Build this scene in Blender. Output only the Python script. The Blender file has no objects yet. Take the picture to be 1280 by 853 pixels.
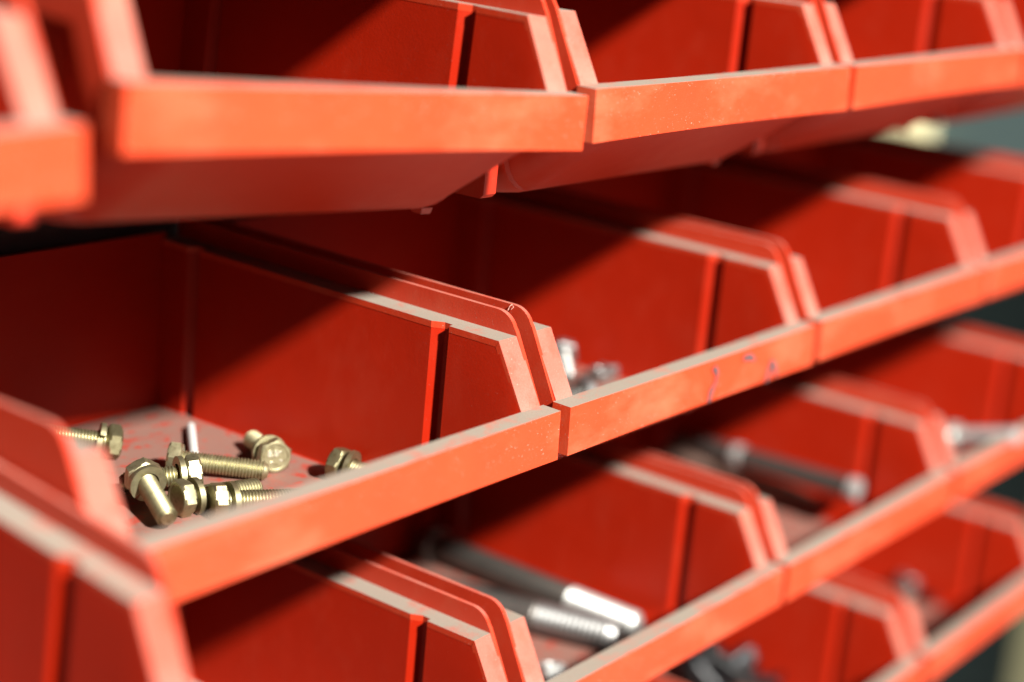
import bpy, bmesh, math, random
from mathutils import Matrix, Vector, Euler, Quaternion
random.seed(7)
R_ = math.radians
U = 0.002                      # 1 bin unit = 2 mm: one bin is about 205 mm wide
sc = bpy.context.scene
C = sc.collection

# ------------------------------------------------------------------ camera
CAM = Vector((-270.675, -179.839, 101.256))
RIGHT = Vector((0.60115921, -0.79506188, 0.08052461))
DOWN = Vector((-0.16479792, -0.22194068, -0.96103277))
FWD = Vector((0.78195221, 0.56446341, -0.26444622))
FPX = 2197.8
cam_data = bpy.data.cameras.new('camera')
cam = bpy.data.objects.new('camera', cam_data); C.objects.link(cam)
m = Matrix.Identity(4)
for i in range(3):
    m[i][0] = RIGHT[i]; m[i][1] = -DOWN[i]; m[i][2] = -FWD[i]; m[i][3] = CAM[i] * U
cam.matrix_world = m
cam_data.sensor_width = 36.0
cam_data.lens = 36.0 * FPX / 1280.0
cam_data.clip_start = 0.01; cam_data.clip_end = 50
cam_data.dof.use_dof = True
cam_data.dof.focus_distance = 341 * U
cam_data.dof.aperture_fstop = 2.95
sc.camera = cam

# ------------------------------------------------------------------ light
w = bpy.data.worlds.new('World'); sc.world = w; w.use_nodes = True
bg = w.node_tree.nodes['Background']
bg.inputs['Color'].default_value = (1.0, 0.97, 0.92, 1); bg.inputs['Strength'].default_value = 0.072

def area(name, target, direction, dist, size, power, col):
    d = Vector(direction).normalized()
    l = bpy.data.lights.new(name, 'AREA'); l.shape = 'DISK'; l.size = size; l.energy = power; l.color = col
    o = bpy.data.objects.new(name, l); C.objects.link(o)
    o.location = Vector(target) * U - d * dist
    o.rotation_euler = d.to_track_quat('-Z', 'Y').to_euler()
    return o
area('workshop_lamp', (40, 20, 0), (0.27, 1.0, -0.79), 4.0, 0.24, 760, (1.0, 0.95, 0.86))

sc.view_settings.view_transform = 'Standard'; sc.view_settings.look = 'None'
sc.view_settings.gamma = 1; sc.view_settings.use_curve_mapping = False
sc.view_settings.exposure = 0.0
sc.render.engine = 'CYCLES'
sc.cycles.use_denoising = True

def pix(u, v, z=None, y=None, x=None):
    """point (bin units) where the sight line of a photo pixel meets a level / vertical plane"""
    r = RIGHT * ((u - 640) / FPX) + DOWN * ((v - 426.5) / FPX) + FWD
    if z is not None: t = (z - CAM.z) / r.z
    elif y is not None: t = (y - CAM.y) / r.y
    else: t = (x - CAM.x) / r.x
    return CAM + r * t

# ------------------------------------------------------------------ materials
def nt(name):
    mt = bpy.data.materials.new(name); mt.use_nodes = True
    t = mt.node_tree; return mt, t, t.nodes['Principled BSDF']
def N(t, typ, **kw):
    n = t.nodes.new(typ)
    for k, v in kw.items():
        if k in n.inputs.keys(): n.inputs[k].default_value = v
        else: setattr(n, k, v)
    return n
def ramp(t, src, p0, p1, c0=(0, 0, 0, 1), c1=(1, 1, 1, 1)):
    r = t.nodes.new('ShaderNodeValToRGB'); e = r.color_ramp.elements
    e[0].position = p0; e[0].color = c0; e[1].position = p1; e[1].color = c1
    t.links.new(src, r.inputs[0]); return r.outputs[0]
def math_(t, op, a, b):
    n = t.nodes.new('ShaderNodeMath'); n.operation = op
    for i, s in enumerate((a, b)):
        if isinstance(s, (int, float)): n.inputs[i].default_value = s
        else: t.links.new(s, n.inputs[i])
    return n.outputs[0]
def mixc(t, f, a, b):
    n = t.nodes.new('ShaderNodeMix'); n.data_type = 'RGBA'
    if isinstance(f, (int, float)): n.inputs[0].default_value = f
    else: t.links.new(f, n.inputs[0])
    for i, s in ((6, a), (7, b)):
        if isinstance(s, tuple): n.inputs[i].default_value = s
        else: t.links.new(s, n.inputs[i])
    return n.outputs[2]

def coords(t):
    tc = N(t, 'ShaderNodeTexCoord'); oi = N(t, 'ShaderNodeObjectInfo')
    sh = t.nodes.new('ShaderNodeVectorMath'); sh.operation = 'SCALE'
    sh.inputs[0].default_value = (3.1, 5.7, 1.9); t.links.new(oi.outputs['Random'], sh.inputs['Scale'])
    ad = t.nodes.new('ShaderNodeVectorMath'); ad.operation = 'ADD'
    t.links.new(tc.outputs['Object'], ad.inputs[0]); t.links.new(sh.outputs[0], ad.inputs[1])
    return ad.outputs[0], oi.outputs['Random']
def noise(t, vec, scale, detail=4, rough=0.6):
    n = N(t, 'ShaderNodeTexNoise', Scale=scale, Detail=detail, Roughness=rough)
    t.links.new(vec, n.inputs['Vector']); return n.outputs['Fac']

def red_plastic(name, c0, c1, dust_lo=0.30, dust_hi=0.97, dust_amt=0.95, floor_spots=False, spec=0.45, n_lo=0.30, n_hi=0.58, scuffs=0.10, dk=1.0):
    mt, t, b = nt(name)
    v, rnd = coords(t)
    base = mixc(t, noise(t, v, 30, 3), c0, c1)
    # faint scuffs, stretched along the part
    mp = N(t, 'ShaderNodeMapping'); mp.inputs['Scale'].default_value = (18, 60, 40); t.links.new(v, mp.inputs[0])
    sc1 = ramp(t, noise(t, mp.outputs[0], 1.0, 6, 0.62), 0.50, 0.74)
    fine = noise(t, v, 2600, 2)
    scuff = math_(t, 'MULTIPLY', math_(t, 'MULTIPLY', sc1, scuffs), math_(t, 'ADD', fine, 0.5))
    base = mixc(t, scuff, base, (0.46, 0.20, 0.115, 1))
    # loose dust specks everywhere
    speck = ramp(t, noise(t, v, 1500, 1, 0.4), 0.735, 0.78)
    base = mixc(t, math_(t, 'MULTIPLY', speck, 3.5 * scuffs), base, (0.40, 0.30, 0.25, 1))
    # dust that settled on what faces up
    g = N(t, 'ShaderNodeNewGeometry'); sx = N(t, 'ShaderNodeSeparateXYZ'); t.links.new(g.outputs['Normal'], sx.inputs[0])
    up = ramp(t, sx.outputs['Z'], dust_lo, dust_hi)
    n1 = ramp(t, noise(t, v, 75, 5, 0.65), n_lo, n_hi)
    n2 = noise(t, v, 1700, 3, 0.7)
    patch = math_(t, 'ADD', math_(t, 'MULTIPLY', n1, 0.62), math_(t, 'MULTIPLY', n2, 0.55))
    if floor_spots:
        sp = ramp(t, noise(t, v, 160, 3, 0.55), 0.53, 0.64, (1, 1, 1, 1), (0.42, 0.42, 0.42, 1))
        patch = math_(t, 'MULTIPLY', patch, sp)
    dm = math_(t, 'MULTIPLY', math_(t, 'MULTIPLY', up, patch), dust_amt)
    dn = t.nodes.new('ShaderNodeClamp'); t.links.new(dm, dn.inputs[0]); dm = dn.outputs[0]
    dustc = mixc(t, n2, (0.15 * dk, 0.125 * dk, 0.10 * dk, 1), (0.24 * dk, 0.21 * dk, 0.175 * dk, 1))
    col = mixc(t, dm, base, dustc)
    t.links.new(col, b.inputs['Base Color'])
    ro = math_(t, 'ADD', math_(t, 'ADD', 0.36, math_(t, 'MULTIPLY', noise(t, v, 120, 4), 0.16)), math_(t, 'MULTIPLY', dm, 0.5))
    t.links.new(ro, b.inputs['Roughness'])
    b.inputs['Specular IOR Level'].default_value = spec
    hgt = math_(t, 'ADD', math_(t, 'MULTIPLY', noise(t, v, 900, 2), 0.35), math_(t, 'MULTIPLY', noise(t, v, 24, 2), 2.2))
    bp = N(t, 'ShaderNodeBump', Strength=0.16, Distance=0.0009); t.links.new(hgt, bp.inputs['Height']); t.links.new(bp.outputs[0], b.inputs['Normal'])
    return mt

def metal(name, c0, c1, rough=0.28, metallic=1.0, grime=(0.10, 0.08, 0.05, 1), grime_amt=0.5, scale=260):
    mt, t, b = nt(name)
    v, rnd = coords(t)
    tarn = ramp(t, rnd, 0.0, 1.0, (0.62, 0.60, 0.55, 1), (1.08, 1.08, 1.08, 1))
    base = mixc(t, noise(t, v, scale, 4), c0, c1)
    mx = t.nodes.new('ShaderNodeMix'); mx.data_type = 'RGBA'; mx.blend_type = 'MULTIPLY'; mx.inputs[0].default_value = 1.0
    t.links.new(base, mx.inputs[6]); t.links.new(tarn, mx.inputs[7]); base = mx.outputs[2]
    gm = ramp(t, noise(t, v, scale * 1.7, 5, 0.65), 0.54, 0.70)
    t.links.new(mixc(t, math_(t, 'MULTIPLY', gm, grime_amt), base, grime), b.inputs['Base Color'])
    t.links.new(math_(t, 'ADD', rough, math_(t, 'MULTIPLY', noise(t, v, scale * 2.2, 4), 0.22)), b.inputs['Roughness'])
    b.inputs['Metallic'].default_value = metallic
    bp = N(t, 'ShaderNodeBump', Strength=0.12, Distance=0.0003); t.links.new(noise(t, v, scale * 4, 3), bp.inputs['Height'])
    t.links.new(bp.outputs[0], b.inputs['Normal'])
    return mt
def plain(name, c0, c1, rough=0.7, scale=8):
    mt, t, b = nt(name); v, rnd = coords(t)
    t.links.new(mixc(t, noise(t, v, scale, 5), c0, c1), b.inputs['Base Color']); b.inputs['Roughness'].default_value = rough
    return mt

FADED_LIT = (0.45, 0.036, 0.0095, 1), (0.51, 0.050, 0.0135, 1)  # worn lip red, lightened further to carry the strong light on the lips
SHADED_RED = (0.30, 0.0100, 0.0014, 1), (0.345, 0.013, 0.002, 1)  # same plastic, darker and more saturated: shade of the bin inside in the colour
M_RED = red_plastic('red_plastic', *FADED_LIT, 0.62, 0.98, 1.15, n_lo=0.22, n_hi=0.50, scuffs=0.30)
M_LEDGE = red_plastic('red_plastic_dusty_ledge', (0.40, 0.026, 0.006, 1), (0.45, 0.034, 0.009, 1), 0.22, 0.85, 1.15, n_lo=0.18, n_hi=0.50, scuffs=0.2)
M_RIM = red_plastic('red_plastic_rim', (0.40, 0.026, 0.008, 1), (0.45, 0.034, 0.011, 1), 0.60, 0.98, 0.55)
M_TUB = red_plastic('red_plastic_dusty_floor', *SHADED_RED, 0.75, 0.99, 0.86, True, spec=0.22, n_lo=0.10, n_hi=0.45, scuffs=0.035, dk=0.66)
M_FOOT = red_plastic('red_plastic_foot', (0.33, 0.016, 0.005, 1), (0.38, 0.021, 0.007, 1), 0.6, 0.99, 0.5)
M_BRASS = metal('yellow_zinc_steel', (0.50, 0.475, 0.31, 1), (0.30, 0.28, 0.16, 1), 0.36, 0.95, (0.13, 0.10, 0.045, 1), 0.65)
M_PIN = metal('white_zinc', (0.82, 0.86, 0.88, 1), (0.74, 0.78, 0.8, 1), 0.42, 0.35, (0.5, 0.5, 0.5, 1), 0.2)
M_MARK = metal('polished_mark', (0.85, 0.85, 0.78, 1), (0.7, 0.7, 0.62, 1), 0.3, 0.9)
M_GREY = metal('grey_thread', (0.36, 0.37, 0.375, 1), (0.24, 0.245, 0.25, 1), 0.36, 0.95, (0.08, 0.08, 0.08, 1), 0.4)
M_ZINC = metal('bright_zinc_steel', (0.60, 0.62, 0.62, 1), (0.45, 0.47, 0.47, 1), 0.38, 0.75, (0.2, 0.19, 0.17, 1), 0.3)
M_STEEL = metal('dull_grey_steel', (0.19, 0.18, 0.17, 1), (0.10, 0.095, 0.09, 1), 0.40, 0.9, (0.10, 0.07, 0.05, 1), 0.5)
M_RUST = metal('rusty_steel', (0.16, 0.09, 0.07, 1), (0.10, 0.07, 0.06, 1), 0.5, 0.5, (0.05, 0.03, 0.02, 1), 0.5)
M_BLACK = metal('black_oxide_steel', (0.010, 0.011, 0.013, 1), (0.022, 0.025, 0.03, 1), 0.16, 0.6, (0.02, 0.02, 0.02, 1), 0.4)
M_RACK = metal('dark_rack_steel', (0.03, 0.032, 0.034, 1), (0.05, 0.05, 0.05, 1), 0.55, 0.0, (0.02, 0.02, 0.02, 1), 0.3, 40)
M_INK = plain('blue_ink', (0.035, 0.04, 0.055, 1), (0.12, 0.06, 0.06, 1), 0.6, 400)
M_WALL = plain('dark_teal_paint', (0.034, 0.060, 0.062, 1), (0.050, 0.078, 0.080, 1), 0.8, 3)
M_FLOOR = plain('concrete', (0.40, 0.41, 0.40, 1), (0.48, 0.49, 0.48, 1), 0.9, 4)
M_OLIVE = plain('olive_paint', (0.13, 0.125, 0.07, 1), (0.16, 0.15, 0.085, 1), 0.6, 5)
M_CREAM = plain('cream_paint', (0.62, 0.57, 0.33, 1), (0.70, 0.65, 0.42, 1), 0.6, 10)
M_FLASH = plain('torn_plastic', (0.75, 0.35, 0.28, 1), (0.85, 0.55, 0.45, 1), 0.5, 200)

# ------------------------------------------------------------------ mesh helpers
def finish(bm, name, mat, sharp=35, off=(0, 0, 0), s=U):
    bmesh.ops.recalc_face_normals(bm, faces=bm.faces)
    for v in bm.verts: v.co = (v.co - Vector(off)) * s
    me = bpy.data.meshes.new(name); bm.to_mesh(me); bm.free()
    for p in me.polygons: p.use_smooth = True
    me.set_sharp_from_angle(angle=R_(sharp))
    me.materials.append(mat); return me
def bevel(bm, width, ang=30, seg=2):
    ed = [e for e in bm.edges if len(e.link_faces) == 2 and e.calc_face_angle(0) > R_(ang)]
    bmesh.ops.bevel(bm, geom=ed, offset=width, segments=seg, profile=0.5, affect='EDGES', clamp_overlap=True)
def loft(bm, secs, closed=True, cap=True):
    rings = [[bm.verts.new(p) for p in s] for s in secs]
    n = len(rings[0])
    for a, b in zip(rings, rings[1:]):
        for i in range(n if closed else n - 1):
            j = (i + 1) % n; bm.faces.new((a[i], a[j], b[j], b[i]))
    if cap:
        bm.faces.new(rings[0]); bm.faces.new(rings[-1][::-1])
    return rings
def box(bm, x0, x1, y0, y1, z0, z1):
    vs = [bm.verts.new(p) for p in ((x0,y0,z0),(x1,y0,z0),(x1,y1,z0),(x0,y1,z0),(x0,y0,z1),(x1,y0,z1),(x1,y1,z1),(x0,y1,z1))]
    for f in ((0,1,2,3),(4,5,6,7),(0,1,5,4),(1,2,6,5),(2,3,7,6),(3,0,4,7)): bm.faces.new([vs[i] for i in f])
def link(name, me, parent=None):
    o = bpy.data.objects.new(name, me); C.objects.link(o); o.parent = parent; return o
def empty(name, label, cat, group=None, mat=None):
    o = bpy.data.objects.new(name, None); C.objects.link(o); o.empty_display_size = 0.02
    tag(o, label, cat, group)
    if mat is not None: o.matrix_world = mat
    return o
def tag(o, label, cat, group=None):
    o['label'] = label; o['category'] = cat
    if group: o['group'] = group

# ------------------------------------------------------------------ the setting
def struct(name, me):
    o = link(name, me); o['kind'] = 'structure'; return o
bm = bmesh.new(); box(bm, 760, 775, -900, 1200, -500, 700); struct('wall', finish(bm, 'wall', M_WALL))
bm = bmesh.new(); box(bm, -2000, 780, -2500, 1200, -512, -500); struct('floor', finish(bm, 'floor', M_FLOOR))

bm = bmesh.new()
box(bm, -340, 316, 109.2, 110.4, -500, 235)  # unseen solid sheet behind the rails, added to keep light out from the rear
back = empty('bin_rack', 'dark steel rack the red bins hang on, with an added panel blocking light behind', 'rack', None, Matrix.Translation(Vector((0, 110, -500)) * U))
link('light_block_panel', finish(bm, 'light_block_panel', M_RACK, off=(0, 110, -500)), back)
for rz in (115.6, 62.4, 0, -61.8, -121.3):
    bm = bmesh.new(); box(bm, -340, 316, 107.4, 109.3, rz + 4, rz + 9); bevel(bm, 0.4)
    link('rail', finish(bm, 'rail', M_RACK, off=(0, 110, -500)), back)

# olive cabinet and a cream wall box far behind, both out of focus
p = pix(1253, 853, x=690)
bm = bmesh.new(); box(bm, 690, 758, p.y - 150, p.y - 2, -500, -60); bevel(bm, 2)
cab = empty('cabinet', 'olive green cabinet standing out of focus at the lower right edge', 'cabinet', None, Matrix.Translation(Vector((724, p.y - 76, -500)) * U))
link('carcass', finish(bm, 'carcass', M_OLIVE, off=(724, p.y - 76, -500)), cab)
for k in range(2):
    y0 = p.y - 148 + k * 72.5
    bm = bmesh.new(); box(bm, 687, 690.3, y0 + 1, y0 + 71, -496, -64); bevel(bm, 0.8)
    d = link('door', finish(bm, 'door', M_OLIVE, off=(724, p.y - 76, -500)), cab)
    bm = bmesh.new(); yy = y0 + (64 if k == 0 else 8); box(bm, 684, 687.5, yy - 1.5, yy + 1.5, -290, -260); bevel(bm, 0.6)
    link('handle', finish(bm, 'handle', M_STEEL, off=(724, p.y - 76, -500)), d)
pc = pix(1108, 168, x=745)
bm = bmesh.new(); box(bm, 735, 760.5, pc.y - 24, pc.y + 24, pc.z - 17, pc.z + 17); bevel(bm, 1.5)
wb = empty('wall_box', 'pale cream box on the dark wall seen between the bin rows', 'box', None, Matrix.Translation(Vector((760, pc.y, pc.z)) * U))
link('housing', finish(bm, 'housing', M_CREAM, off=(760, pc.y, pc.z)), wb)
bm = bmesh.new(); box(bm, 733.4, 735.4, pc.y - 20, pc.y + 20, pc.z - 13, pc.z + 13); bevel(bm, 0.8)
link('cover', finish(bm, 'cover', M_CREAM, off=(760, pc.y, pc.z)), wb)

# ------------------------------------------------------------------ the bin
P = 105.0; W = 101.7; XI = 95.2; YB = 105.0
BASE = Vector((W / 2, 52, -25.6))          # local origin of a bin: middle of its underside
def groove(y):
    st = [(0, 0), (23.3, 0), (23.5, 1.25), (25.5, 1.35), (27.8, 0), (93.0, 0), (93.2, 1.8), (95.2, 1.8), (97, 0), (200, 0)]
    for (a, b), (c, d) in zip(st, st[1:]):
        if a <= y <= c: return b + (d - b) * (y - a) / (c - a)
    return 0
GST = [23.3, 23.5, 25.5, 27.8]; GSR = [93.0, 93.2, 95.2, 97.0]
def ztop(y):                                # height of the ledge
    if y < 4.5: return -0.7
    if y < 11.1: return 12.5 * (y - 4.5) / 6.6
    return 12.5 + (y - 11.1) * 0.019
def zout(y):                                # underside of front panel and floor
    pts = [(1.6, -9.2), (4, -11.0), (20, -22.0), (23, -23.9), (26, -25.1), (29.5, -25.6), (32, -25.6), (200, -25.6)]
    for (a, b), (c, d) in zip(pts, pts[1:]):
        if a <= y <= c: return b + (d - b) * (y - a) / (c - a)
    return -9.2
def make_tub():
    bm = bmesh.new(); secs = []
    ys = [1.6, 4.0, 4.5, 6, 8, 11.1, 14, 17, 20] + GST + [29.5, 35, 45, 60, 80] + GSR + [YB + 0.4]
    for y in ys:
        zt = ztop(y) - 0.4; zo = zout(y); zi = zo + 1.5 if y > 8 else zo + 1.2
        f = min(1, max(0, (y - 26) / 18.0)); ro = min(9.0 * (1 - f) + 1.6 * f, (zt - zo) * 0.8); ri = max(0.5, ro - 1.3)
        ri = min(ri, (zt - zi) * 0.7)
        g = groove(y); xi = XI + g; xo = xi + 1.2; dr = 0.5
        right = []
        K = 6
        right_o = [(xo, zt)] + [(xo - dr - ro + ro * math.cos(a), zo + ro - ro * math.sin(a)) for a in [k * math.pi / 2 / K for k in range(K + 1)]]
        right_i = [(xi, zt)] + [(xi - dr - ri + ri * math.cos(a), zi + ri - ri * math.sin(a)) for a in [k * math.pi / 2 / K for k in range(K + 1)]]
        sec = [(x, y, z) for x, z in right_o] + [(W - x, y, z) for x, z in right_o[::-1]] + [(W - x, y, z) for x, z in right_i] + [(x, y, z) for x, z in right_i[::-1]]
        secs.append(sec)
    rings = loft(bm, secs, True, False)
    bm.faces.new(rings[0])
    n = len(rings[0]); r = rings[-1]
    for i in range(n // 2 - 1):             # rear end cap as a strip between inner and outer line
        bm.faces.new((r[i], r[i + 1], r[n - 2 - i], r[n - 1 - i]))
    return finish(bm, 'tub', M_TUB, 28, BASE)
def make_back():
    bm = bmesh.new(); ro = 1.6; zt = ztop(YB) + 1.4
    prof = [(W - 5.4, zt)] + [(XI + 1.0 - ro + ro * math.cos(a), -25.3 + ro - ro * math.sin(a)) for a in (0, math.pi / 4, math.pi / 2)]
    prof = prof + [(W - x, z) for x, z in prof[::-1]]
    loft(bm, [[(x, YB, z) for x, z in prof], [(x, YB + 1.5, z) for x, z in prof]])
    bevel(bm, 0.3)
    return finish(bm, 'back_wall', M_TUB, 30, BASE)
def make_lip():
    bm = bmesh.new(); secs = []
    for k in range(13):
        t = k / 12; x = W * t; bow = 0.35 * math.sin(math.pi * t); e = 0.12 * math.sin(math.pi * t)
        secs.append([(x, 0 - e, -10.0 + bow), (x, 0.25 - e, -0.15 - bow * 0.3), (x, 4.5, 0 - bow * 0.3), (x, 4.7, -6.0), (x, 3.0, -10.0 + bow)])
    loft(bm, secs); bevel(bm, 0.42, 40, 3)
    return finish(bm, 'front_lip', M_RED, 30, BASE)
def make_ledge(side):
    bm = bmesh.new(); secs = []
    ys = [3.6, 4.5, 7, 9, 11.1, 11.7, 18] + GST + [40, 60, 80] + GSR + [YB + 0.8]
    xo = 100.7
    for y in ys:
        z = ztop(y) if y >= 4.5 else -0.9
        if y < 11.2: ny, nz = 0.884, -0.467
        else: ny, nz = 0.0, -1.0
        if abs(y - 11.1) < 0.1: ny, nz = 0.55, -0.95
        xi = XI + groove(y) - 0.06
        th = 1.3
        s = [(xi, y, z), (xo, y, z), (xo, y + ny * th, z + nz * th), (xi, y + ny * th, z + nz * th)]
        secs.append([(x if side > 0 else W - x, yy, zz) for x, yy, zz in s])
    loft(bm, secs); bevel(bm, 0.22, 50, 2)
    return finish(bm, 'side_ledge', M_LEDGE, 30, BASE)
def make_rim(side):
    bm = bmesh.new()
    top = lambda y: 16.9 + (y - 16) * 0.019
    pts = [(4.3, -1.2), (10.9, 12.5), (11.35, 13.4)]
    for k in range(7):                       # rounded shoulder
        a = math.pi * 0.87 - k * (math.pi * 0.87 - math.pi / 2) / 6
        pts.append((16.2 + 4.8 * math.cos(a), 16.9 - 4.8 + 4.8 * math.sin(a)))
    pts += [(60, top(60) - 0.15), (YB + 1.2, top(YB)), (YB + 1.2, 9.0), (40, 7.6), (14, 6.2), (10, -2.0), (7.2, -6.0), (4.3, -6.0)]
    x0, x1 = 100.3, 101.25
    if side < 0: x0, x1 = W - x0, W - x1
    loft(bm, [[(x0, y, z) for y, z in pts], [(x1, y, z) for y, z in pts]]); bevel(bm, 0.25, 50, 2)
    return finish(bm, 'rim', M_RIM, 30, BASE)
def make_foot():
    bm = bmesh.new()
    pts = [(24.0, -7.0), (24.4, -24.0), (25.2, -24.8), (33.0, -24.8), (34.0, -23.4), (36.0, -7.0)]
    loft(bm, [[(0.5, y, z) for y, z in pts], [(4.4, y, z) for y, z in pts]]); bevel(bm, 0.35)
    # web up to the ledge
    box(bm, 1.6, 5.6, 25.0, 34.5, -12.2, 11.6)
    return finish(bm, 'foot', M_FOOT, 30, BASE)
def make_tab():
    bm = bmesh.new(); q = lambda e, z: [(89.5 + e, 26 + e, z), (92.5 - e, 26 + e, z), (92.5 - e, 29 - e, z), (89.5 + e, 29 - e, z)]
    loft(bm, [q(0, -25.0), q(0.3, -26.2)])
    bevel(bm, 0.3); return finish(bm, 'stacking_peg', M_FOOT, 30, BASE)
TUB, BACK, LIP, FOOT, PEG = make_tub(), make_back(), make_lip(), make_foot(), make_tab()
LEDGE = {s: make_ledge(s) for s in (-1, 1)}; RIM = {s: make_rim(s) for s in (-1, 1)}

ROW = {'Z': (-4, -3.0, 115.6), 'A': (-5.7, -3.0, 62.45), 'B': (0, 0, 0), 'C': (-1.3, -0.6, -61.8), 'D': (-3.0, -0.6, -121.3)}
def bin_matrix(row, k, off=(0, 0, 0), rot=(0, 0, 0), pivot=None, wide=1.0):
    rx, ry, rz = ROW[row]
    o = Vector((P * (k - 2) + rx, ry, rz)) + Vector(off)
    pv = Vector(pivot) if pivot else Vector((W / 2, 0, 0))
    Rm = Euler(rot, 'XYZ').to_matrix().to_4x4()
    M = Matrix.Translation(o + pv) @ Rm @ Matrix.Diagonal((wide, 1, 1, 1)) @ Matrix.Translation(BASE - pv)
    M.translation = M.translation * U
    return M
BINS = {}
def make_bin(row, k, label, **kw):
    b = empty('storage_bin', label, 'bin', 'red plastic storage bins in rows', bin_matrix(row, k, **kw))
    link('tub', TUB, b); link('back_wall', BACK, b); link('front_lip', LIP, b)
    for s in (-1, 1):
        l = link('side_ledge', LEDGE[s], b); link('rim', RIM[s], l)
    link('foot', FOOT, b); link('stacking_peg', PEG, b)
    BINS[row, k] = b
    return b
jr = lambda a: R_(random.uniform(-a, a))
LBL = {
 ('A', 0): 'blurred red bin corner at the upper left edge, left of the tilted bin',
 ('A', 1): 'red bin in top row hanging tilted, nearest wide lip at upper left',
 ('A', 2): 'red bin in top row right of the tilted bin',
 ('A', 3): 'red bin in top row, third lip from the tilted bin counting it',
 ('A', 4): 'red bin in top row cut by the right edge of the picture',
 ('B', 0): 'blurred red bin in left foreground, pulled out and sagging beside the bolt bin',
 ('B', 1): 'red bin holding brassy hex bolts on its dusty floor',
 ('B', 2): 'red bin with blue pen scribble on its front lip',
 ('B', 3): 'red bin right of the pen-marked bin in the second row',
 ('B', 4): 'red bin at the right end of the second row',
 ('C', 1): 'red bin directly below the bolt bin, only its right wall showing',
 ('C', 2): 'red bin holding two thick grey threaded studs, below the pen-marked bin',
 ('C', 3): 'red bin with one long dark steel rod, right of the stud bin',
 ('C', 4): 'red bin with a bright bolt leaning over its lip at the right edge',
 ('D', 3): 'red bin holding black bolts in the bottom row',
 ('D', 4): 'red bin with grey nuts at the right end of the bottom row',
}
POSE = {
 ('A', 0): dict(off=(-8.5, 0, 1.6)),
 ('A', 1): dict(off=(-0.5, 2.3, 2.46), rot=(0, R_(3.73), R_(-3.63)), pivot=(50, 0, 0)),
 ('B', 1): dict(pivot=(W, 0, 0), wide=1.085),
 ('B', 0): dict(off=(-5.0, -22.5, -4.8), rot=(R_(5.79), R_(-1.14), 0), pivot=(50, 105, 10)),
}
for k in range(1, 5):
    make_bin('Z', k, ['red bin above the picture over the tilted bin', 'red bin above the picture, second of the unseen upper row',
                      'red bin above the picture, third of the unseen upper row', 'red bin above the picture at the right end'][k - 1])
for (row, k), lb in LBL.items():
    kw = POSE.get((row, k))
    if kw is None:
        kw = dict(off=(0, random.uniform(-.15, .15), random.uniform(-.25, .25)), rot=(0, jr(.35), jr(.2)))
        if row == 'B' and k < 3: kw = {}
    make_bin(row, k, lb, **kw)

# ------------------------------------------------------------------ nuts, bolts, studs
def ring_loft(bm, prof, n=24):              # lathe of (radius, z) about z
    secs = [[(r * math.cos(2 * math.pi * i / n), r * math.sin(2 * math.pi * i / n), z) for i in range(n)] for r, z in prof]
    loft(bm, secs)
def hex_mesh(af, k, mat, recess=0.0, hole=0.0):
    """hexagon prism 0..k with the chamfered corners of a forged head; outer face at z = 0"""
    bm = bmesh.new(); R = af / math.sqrt(3); c = 0.16 * k; n = 24
    def sec(z, ch):
        out = []
        for i in range(n):
            a = 2 * math.pi * i / n; r = (af / 2) / math.cos((a + math.pi / 6) % (math.pi / 3) - math.pi / 6)
            out.append((min(r, ch) * math.cos(a), min(r, ch) * math.sin(a), z))
        return out
    secs = [sec(0, af * 0.475), sec(c * 0.35, af * 0.505), sec(c, R * 1.01), sec(k - c, R * 1.01), sec(k - c * 0.35, af * 0.505), sec(k, af * 0.475)]
    if hole:
        hr = lambda z, r: [(r * math.cos(2 * math.pi * i / n), r * math.sin(2 * math.pi * i / n), z) for i in range(n)]
        secs = secs + [hr(k, hole * 1.08), hr(k - 0.25, hole), hr(0.25, hole), hr(0, hole * 1.08), secs[0]]
        rings = loft(bm, secs, True, False); bmesh.ops.remove_doubles(bm, verts=bm.verts, dist=1e-4)
    else:
        r0 = af * 0.475
        secs = [[(x * 0.80, y * 0.80, recess) for x, y, z in secs[0]], [(x * 0.86, y * 0.86, 0) for x, y, z in secs[0]]] + secs
        loft(bm, secs)
    return finish(bm, 'head', mat, 25)
def shank_mesh(d, L, thr, pitch, mat):
    """plain shank then thread ridges with a chamfered end, along z from 0 to L"""
    bm = bmesh.new(); r = d / 2; prof = [(r * 0.99, 0)]
    z = L - thr
    if z > 0.3: prof += [(r * 0.99, z), (r * 0.88, z + pitch * 0.4)]
    else: z = 0
    z += pitch * 0.5
    while z < L - d * 0.22:
        prof += [(r * 0.86, z), (r * 0.90, z + pitch * 0.16), (r, z + pitch * 0.42), (r, z + pitch * 0.58), (r * 0.90, z + pitch * 0.84)]
        z += pitch
    prof += [(r * 0.86, z), (r * 0.84, L - d * 0.14), (r * 0.62, L), (r * 0.25, L + 0.01)]
    ring_loft(bm, prof)
    return finish(bm, 'shank', mat, 36)
def washer_mesh(ri, ro, h, mat, gap=True):
    bm = bmesh.new(); n = 30; a0, a1 = (0.12, 2 * math.pi - 0.12)
    secs = []
    for i in range(n + 1):
        a = a0 + (a1 - a0) * i / n; dz = h * 0.45 * (i / n - 0.5)
        secs.append([(r * math.cos(a), r * math.sin(a), z + dz) for r, z in ((ri, 0), (ro, 0), (ro, h), (ri, h))])
    loft(bm, secs); bevel(bm, 0.06, 60, 1)
    return finish(bm, 'spring_washer', mat, 30)
_cache = {}
def cached(key, fn):
    if key not in _cache: _cache[key] = fn()
    return _cache[key]
def orient(origin, axis, roll):
    q = Vector(axis).normalized().to_track_quat('Z', 'Y') @ Quaternion((0, 0, 1), roll)
    M = q.to_matrix().to_4x4(); M.translation = Vector(origin) * U
    return M
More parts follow.
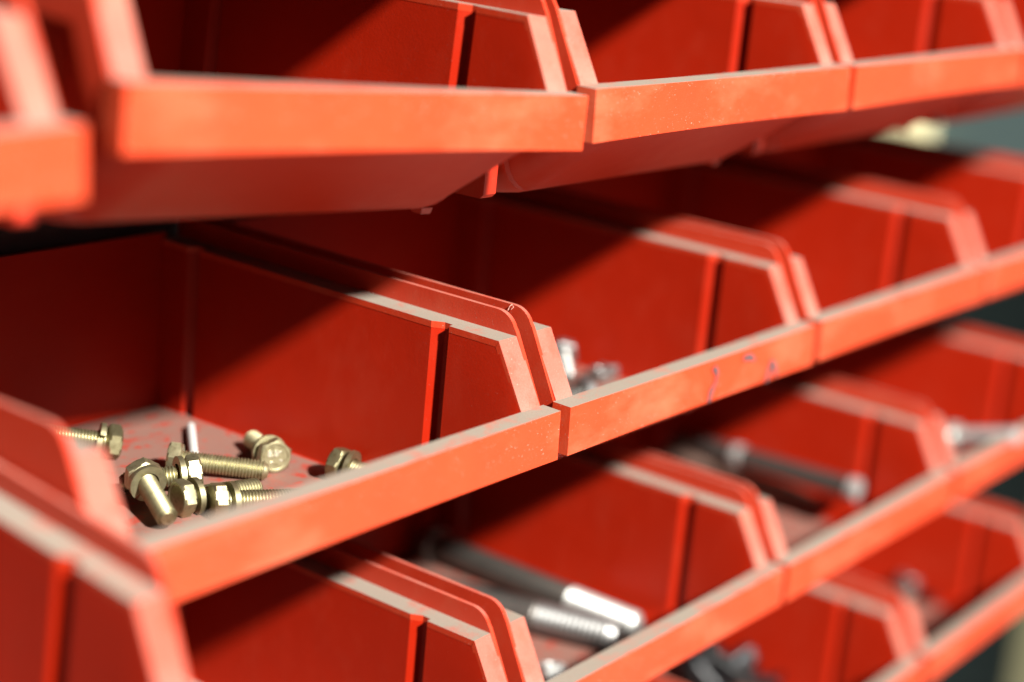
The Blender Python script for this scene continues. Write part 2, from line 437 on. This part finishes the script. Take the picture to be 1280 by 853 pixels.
def bolt(head, tip, label, L=15.5, d=4.1, af=6.5, hk=2.8, thr=None, pitch=0.66, mat=None, washer=True, roll=0.3, group='bolts in the bins', name='hex_bolt', cat='bolt', fit=False):
    head, tip = Vector(head), Vector(tip); ax = (tip - head)
    if fit: L = ax.length - hk
    mat = mat or M_BRASS; thr = L if thr is None else thr
    b = empty(name, label, cat, group, orient(head, ax, roll))
    link('head', cached(('h', af, hk, mat.name), lambda: hex_mesh(af, hk, mat, 0.14)), b)
    s = link('shank', cached(('s', d, round(L, 1), thr, pitch, mat.name), lambda: shank_mesh(d, L, thr, pitch, mat)), b)
    s.location = (0, 0, (hk - 0.05) * U)
    if washer:
        wz = link('spring_washer', cached(('w', d, mat.name), lambda: washer_mesh(d * 0.54, d * 0.90, d * 0.26, mat)), b)
        wz.location = (random.uniform(-.1, .1) * U, 0, (hk + d * 0.12 + random.uniform(0.05, 0.5)) * U); wz.rotation_euler = (R_(random.uniform(-7, 7)), R_(random.uniform(-7, 7)), random.uniform(0, 6))
    return b
def nut(pos, axis, label, af=5.5, k=2.6, mat=None, roll=0.2, group='nuts in the bins'):
    mat = mat or M_ZINC
    me = cached(('n', af, k, mat.name), lambda: hex_mesh(af, k, mat, 0, af * 0.29))
    o = link('hex_nut', me); o.matrix_world = orient(pos, axis, roll); tag(o, label, 'nut', group); return o

FB = -24.05                                   # floor inside a bin, row B
H, T = FB + 3.3, FB + 2.1
b2 = bolt(pix(210, 573, H), pix(326, 588, T), 'long brassy bolt with full thread pointing right at the marked hex head', L=17.5, washer=False, roll=0.1)
b4 = bolt(pix(251, 590, H + 0.9), pix(168, 602, T + 0.6), 'brassy bolt with brown-topped head in the middle of the bolt heap', L=13, roll=0.52)
b3 = bolt(pix(176, 591, FB + 6.0), pix(214, 656, FB + 2.3), 'brassy bolt with broad washer pointing toward the bin lip', L=14, roll=0.0)
b5 = bolt(pix(220, 624, H), pix(338, 608, T), 'brassy bolt whose big bright hex head faces left in the heap', L=16, roll=0.52)
b6 = bolt(pix(263, 627, H), pix(372, 624, T), 'brassy bolt half hidden by the lip, right of the bright head', L=16, roll=0.35)
b7 = bolt(pix(345, 572, H), pix(345, 572, H) + Vector((6.4, 13.1, -1.15)), 'brassy bolt with marked hex head facing the camera', L=12.5, roll=0.2)
b8 = bolt(pix(416, 578, H + 0.2), pix(416, 578, H) + Vector((2.5, -14, -1.2)), 'lone brassy bolt with spring washer by the right bin wall', L=14, roll=0.3)
b1 = bolt(pix(150, 554, H), pix(150, 554, H) + Vector((-11, 7.2, 2.2)), 'brassy bolt with loose washer behind the others at left', L=14, roll=0.15)
# strength marks on the head that faces the camera
def text_mesh(txt, size, mat):
    cu = bpy.data.curves.new('mark', 'FONT'); cu.body = txt; cu.size = size; cu.extrude = 0.0002; cu.align_x = 'CENTER'; cu.align_y = 'CENTER'
    o = bpy.data.objects.new('mark', cu); C.objects.link(o)
    dg = bpy.context.evaluated_depsgraph_get(); me = bpy.data.meshes.new_from_object(o.evaluated_get(dg))
    bpy.data.objects.remove(o); bpy.data.curves.remove(cu)
    me.materials.clear(); me.materials.append(mat); return me
mk = link('strength_mark', text_mesh('8.8', 1.9 * U, M_MARK), b7)
up = Vector((0, 0, 1)); inv = b7.matrix_world.to_3x3().inverted()
lu = (inv @ up); ang = math.atan2(lu.x, lu.y)
mk.matrix_local = Matrix.Translation((0, 0, 0.08 * U)) @ Matrix.Rotation(-ang, 4, 'Z') @ Matrix.Rotation(math.pi, 4, 'Y') @ Matrix.Translation((-0.6 * U, 0.8 * U, 0))
for dx, dy, rot in ((0.9, 1.1, .6), (1.1, -0.7, -.4), (-0.9, -1.0, .2)):
    bm = bmesh.new(); box(bm, -0.32, 0.32, -0.13, 0.13, -0.1, 0.1); bevel(bm, 0.05)
    q = link('strength_mark', finish(bm, 'strength_mark', M_MARK), b7)
    q.matrix_local = Matrix.Translation((0, 0, 0.08 * U)) @ Matrix.Rotation(-ang, 4, 'Z') @ Matrix.Rotation(math.pi, 4, 'Y') @ Matrix.Translation((dx * U, dy * U, 0)) @ Matrix.Rotation(rot, 4, 'Z')
# slim silver screw behind the heap
hd = pix(243, 576, FB + 1.7); tp = pix(238, 532, FB + 1.05)
ps = empty('pan_head_screw', 'slim bright silver screw pointing to the back behind the bolts', 'screw', None, orient(hd, tp - hd, 0))
bm = bmesh.new(); ring_loft(bm, [(0.5, -0.05), (1.2, 0.1), (1.65, 0.6), (1.75, 1.2), (1.0, 1.25)]); link('head', finish(bm, 'head', M_PIN, 40), ps)
L = (tp - hd).length
bm = bmesh.new(); ring_loft(bm, [(0.95, 1.2), (0.95, L - 1.2), (0.85, L - 0.5), (0.5, L - 0.05), (0.2, L)]); link('shank', finish(bm, 'shank', M_PIN, 60), ps)

# pen-marked bin: small bright hardware
nut(pix(748, 474, FB + 0.2), (0.1, -0.1, 1), 'bright nut nearest the lip in the pen-marked bin', roll=.4, mat=M_GREY)
nut(pix(762, 468, FB + 0.2), (0.05, 0.1, 1), 'bright nut lying flat against the right wall of the pen-marked bin', roll=.9, mat=M_GREY)
bolt(pix(737, 488, FB + 2.5), pix(700, 498, FB + 1.6), 'bright short bolt just behind the lip of the pen-marked bin', L=10, mat=M_GREY, washer=False)
bolt(pix(703, 438, FB + 5.5), pix(712, 478, FB + 1.5), 'bright bolt propped up beside the left flange of the pen-marked bin', L=11, d=3.4, mat=M_GREY, washer=False)

# stud bin
FC = -61.8 - 24.05
def long_bolt(tip, back, L, d, af, hk, thr, label, mat, tm=None, pitch=1.25, group='long bolts in the bins', name='threaded_stud', cat='stud'):
    tip, back = Vector(tip), Vector(back); a = (back - tip).normalized()
    b = empty(name, label, cat, group, orient(tip + a * (L + hk), -a, 0.3))
    link('head', hex_mesh(af, hk, mat, 0.2), b)
    s = link('shank', shank_mesh(d, L - thr, 0, pitch, mat), b); s.location = (0, 0, hk * U)
    t = link('thread', shank_mesh(d * 0.98, thr, thr, pitch, tm or mat), b); t.location = (0, 0, (hk + L - thr - 0.3) * U)
    return b
long_bolt(pix(773, 796, FC + 4.3), pix(652, 766, FC + 4.5), 70, 8.4, 12.6, 4, 22, 'thick grey threaded stud in front, nearer the bin divider flange', M_STEEL, M_GREY, pitch=1.5)
long_bolt(pix(798, 783, FC + 3.9), pix(695, 742, FC + 4.1), 66, 7.2, 10.8, 4, 22, 'thick stud with glaring bright thread behind the front stud', M_STEEL, M_ZINC, pitch=1.5)
nut(pix(690, 846, FC + 0.3), (0.1, 0.2, 1), 'pale nut at the lower front corner of the stud bin', af=6, k=3)
# rod bin
def rod(r0, r1, d, label, mat, cm):
    r0, r1 = Vector(r0), Vector(r1)
    o = empty('steel_rod', label, 'rod', 'steel rods in a bin', orient(r0, r1 - r0, 0)); L = (r1 - r0).length
    link('shank', shank_mesh(d, L, 0, 1.0, mat), o)
    for zz in (-0.2, L * 0.62):
        bm = bmesh.new(); r = d / 2; ring_loft(bm, [(r * 0.7, zz - 0.4), (r * 1.12, zz), (r * 1.15, zz + 2.6), (r * 1.0, zz + 3.0)]); link('collar', finish(bm, 'collar', cm, 30), o)
    return o
rod(pix(1072, 613, x=191.5), pix(845, 548, x=192.0), 6.2, 'long grey steel rod lying against the wall, upper of two', M_STEEL, M_ZINC)
rod(pix(1052, 638, FC + 3.0), pix(830, 565, x=188), 5.6, 'long rusty dark rod on the dusty floor, lower of two', M_RUST, M_RUST)
# bolt leaning over the lip at the right
t0 = pix(1276, 545, -61.8 + 2.0); h0 = pix(1186, 546, -61.8 - 5.0)
bolt(h0, t0, 'bright bolt leaning on the lip of the rightmost bin of the third row', d=5.2, af=8.4, hk=3.4, mat=M_ZINC, washer=False, pitch=1.4, fit=True)

# black bolts and grey nuts of the bottom row
FD = -121.3 - 24.05
names = ['topmost', 'middle', 'leftmost', 'rightmost', 'lowest', 'half buried', 'steepest', 'shiniest', 'farthest back', 'farthest from the wall', 'nearest the wall']
spots = [((872, 838), (935, 812), 5, 3), ((925, 800), (985, 850), 8, 4), ((900, 845), (960, 853), 3, 2), ((965, 815), (1015, 850), 3, 2),
         ((880, 812), (930, 846), 9, 6), ((945, 835), (890, 800), 5, 5), ((990, 840), (940, 822), 6, 3), ((860, 852), (905, 822), 3, 6), ((915, 782), (955, 815), 5, 3), ((865, 825), (890, 858), 7, 4), ((950, 805), (905, 835), 9, 9)]
for (a, c, za, zc), nm in zip(spots, names):
    bolt(pix(*a, FD + za), pix(*c, FD + zc), 'black steel bolt, %s of the dark heap in the bottom row' % nm, L=15, d=5.0, af=8.6, hk=3.8, mat=M_BLACK, washer=False, pitch=1.0, group='black bolts heaped in a bottom bin')
nut(pix(1092, 722, FD + 0.3), (0.1, 0.1, 1), 'grey nut farthest back in the end bin of the bottom row', af=7, k=3.4, mat=M_GREY)
nut(pix(1134, 740, FD + 0.2), (-0.1, 0.05, 1), 'grey nut lying in the middle of the bottom end bin', af=8, k=4, mat=M_ZINC)
nut(pix(1133, 731, FD + 4.3), (0.2, -0.2, 1), 'grey nut stacked on another in the bottom end bin', af=7, k=3.4, mat=M_GREY)
nut(pix(1158, 752, FD + 0.3), (0.1, 0.0, 1), 'dark nut close to the lip of the bottom end bin', af=7, k=3.4, mat=M_BLACK)

# ------------------------------------------------------------------ marks and torn edges
def ribbon(name, pix_pts, plane_y, width, parent_bin, mat):
    inv = parent_bin.matrix_world.inverted()
    pts = [inv @ (pix(u, v, y=plane_y) * U) for u, v in pix_pts]
    bm = bmesh.new(); prev = None
    for i, p in enumerate(pts):
        a = pts[max(0, i - 1)]; c = pts[min(len(pts) - 1, i + 1)]
        t = (c - a).normalized(); nrm = Vector((-t.z, 0, t.x)) * (width * U * (0.5 + 0.25 * math.sin(i * 2.1)))
        cur = (bm.verts.new(p + nrm), bm.verts.new(p - nrm))
        if prev: bm.faces.new((prev[0], prev[1], cur[1], cur[0]))
        prev = cur
    o = link(name, finish(bm, name, mat, s=1.0), [c for c in parent_bin.children if c.name.startswith('front_lip')][0])
    return o
B2 = BINS['B', 2]
for pts in ([(886, 503), (889, 490), (895, 478), (897, 466), (893, 460)], [(930, 448), (938, 446), (944, 450)], [(958, 478), (961, 464), (966, 449)], [(966, 452), (969, 461), (970, 471)]):
    ribbon('pen_stroke', pts, -0.30, 1.15, B2, M_INK)
A3 = BINS['A', 3]
def tube(name, pts, r, mat, parent):
    inv = parent.matrix_world.inverted()
    pts = [inv @ (p * U) for p in pts]; bm = bmesh.new(); secs = []
    for i, p in enumerate(pts):
        t = (pts[min(i + 1, len(pts) - 1)] - pts[max(0, i - 1)]).normalized(); q = t.to_track_quat('Z', 'Y')
        secs.append([p + q @ Vector((math.cos(a) * r * U, math.sin(a) * r * U, 0)) for a in (0, 1.26, 2.51, 3.77, 5.03)])
    loft(bm, secs); return link(name, finish(bm, name, mat, 80, s=1.0), parent)
for pts in ([(635, 388), (637, 383), (640, 381), (642, 384), (639, 387)],):
    tube('torn_flash', [pix(u, v, x=0.2) for u, v in pts], 0.09, M_FLASH, B2)
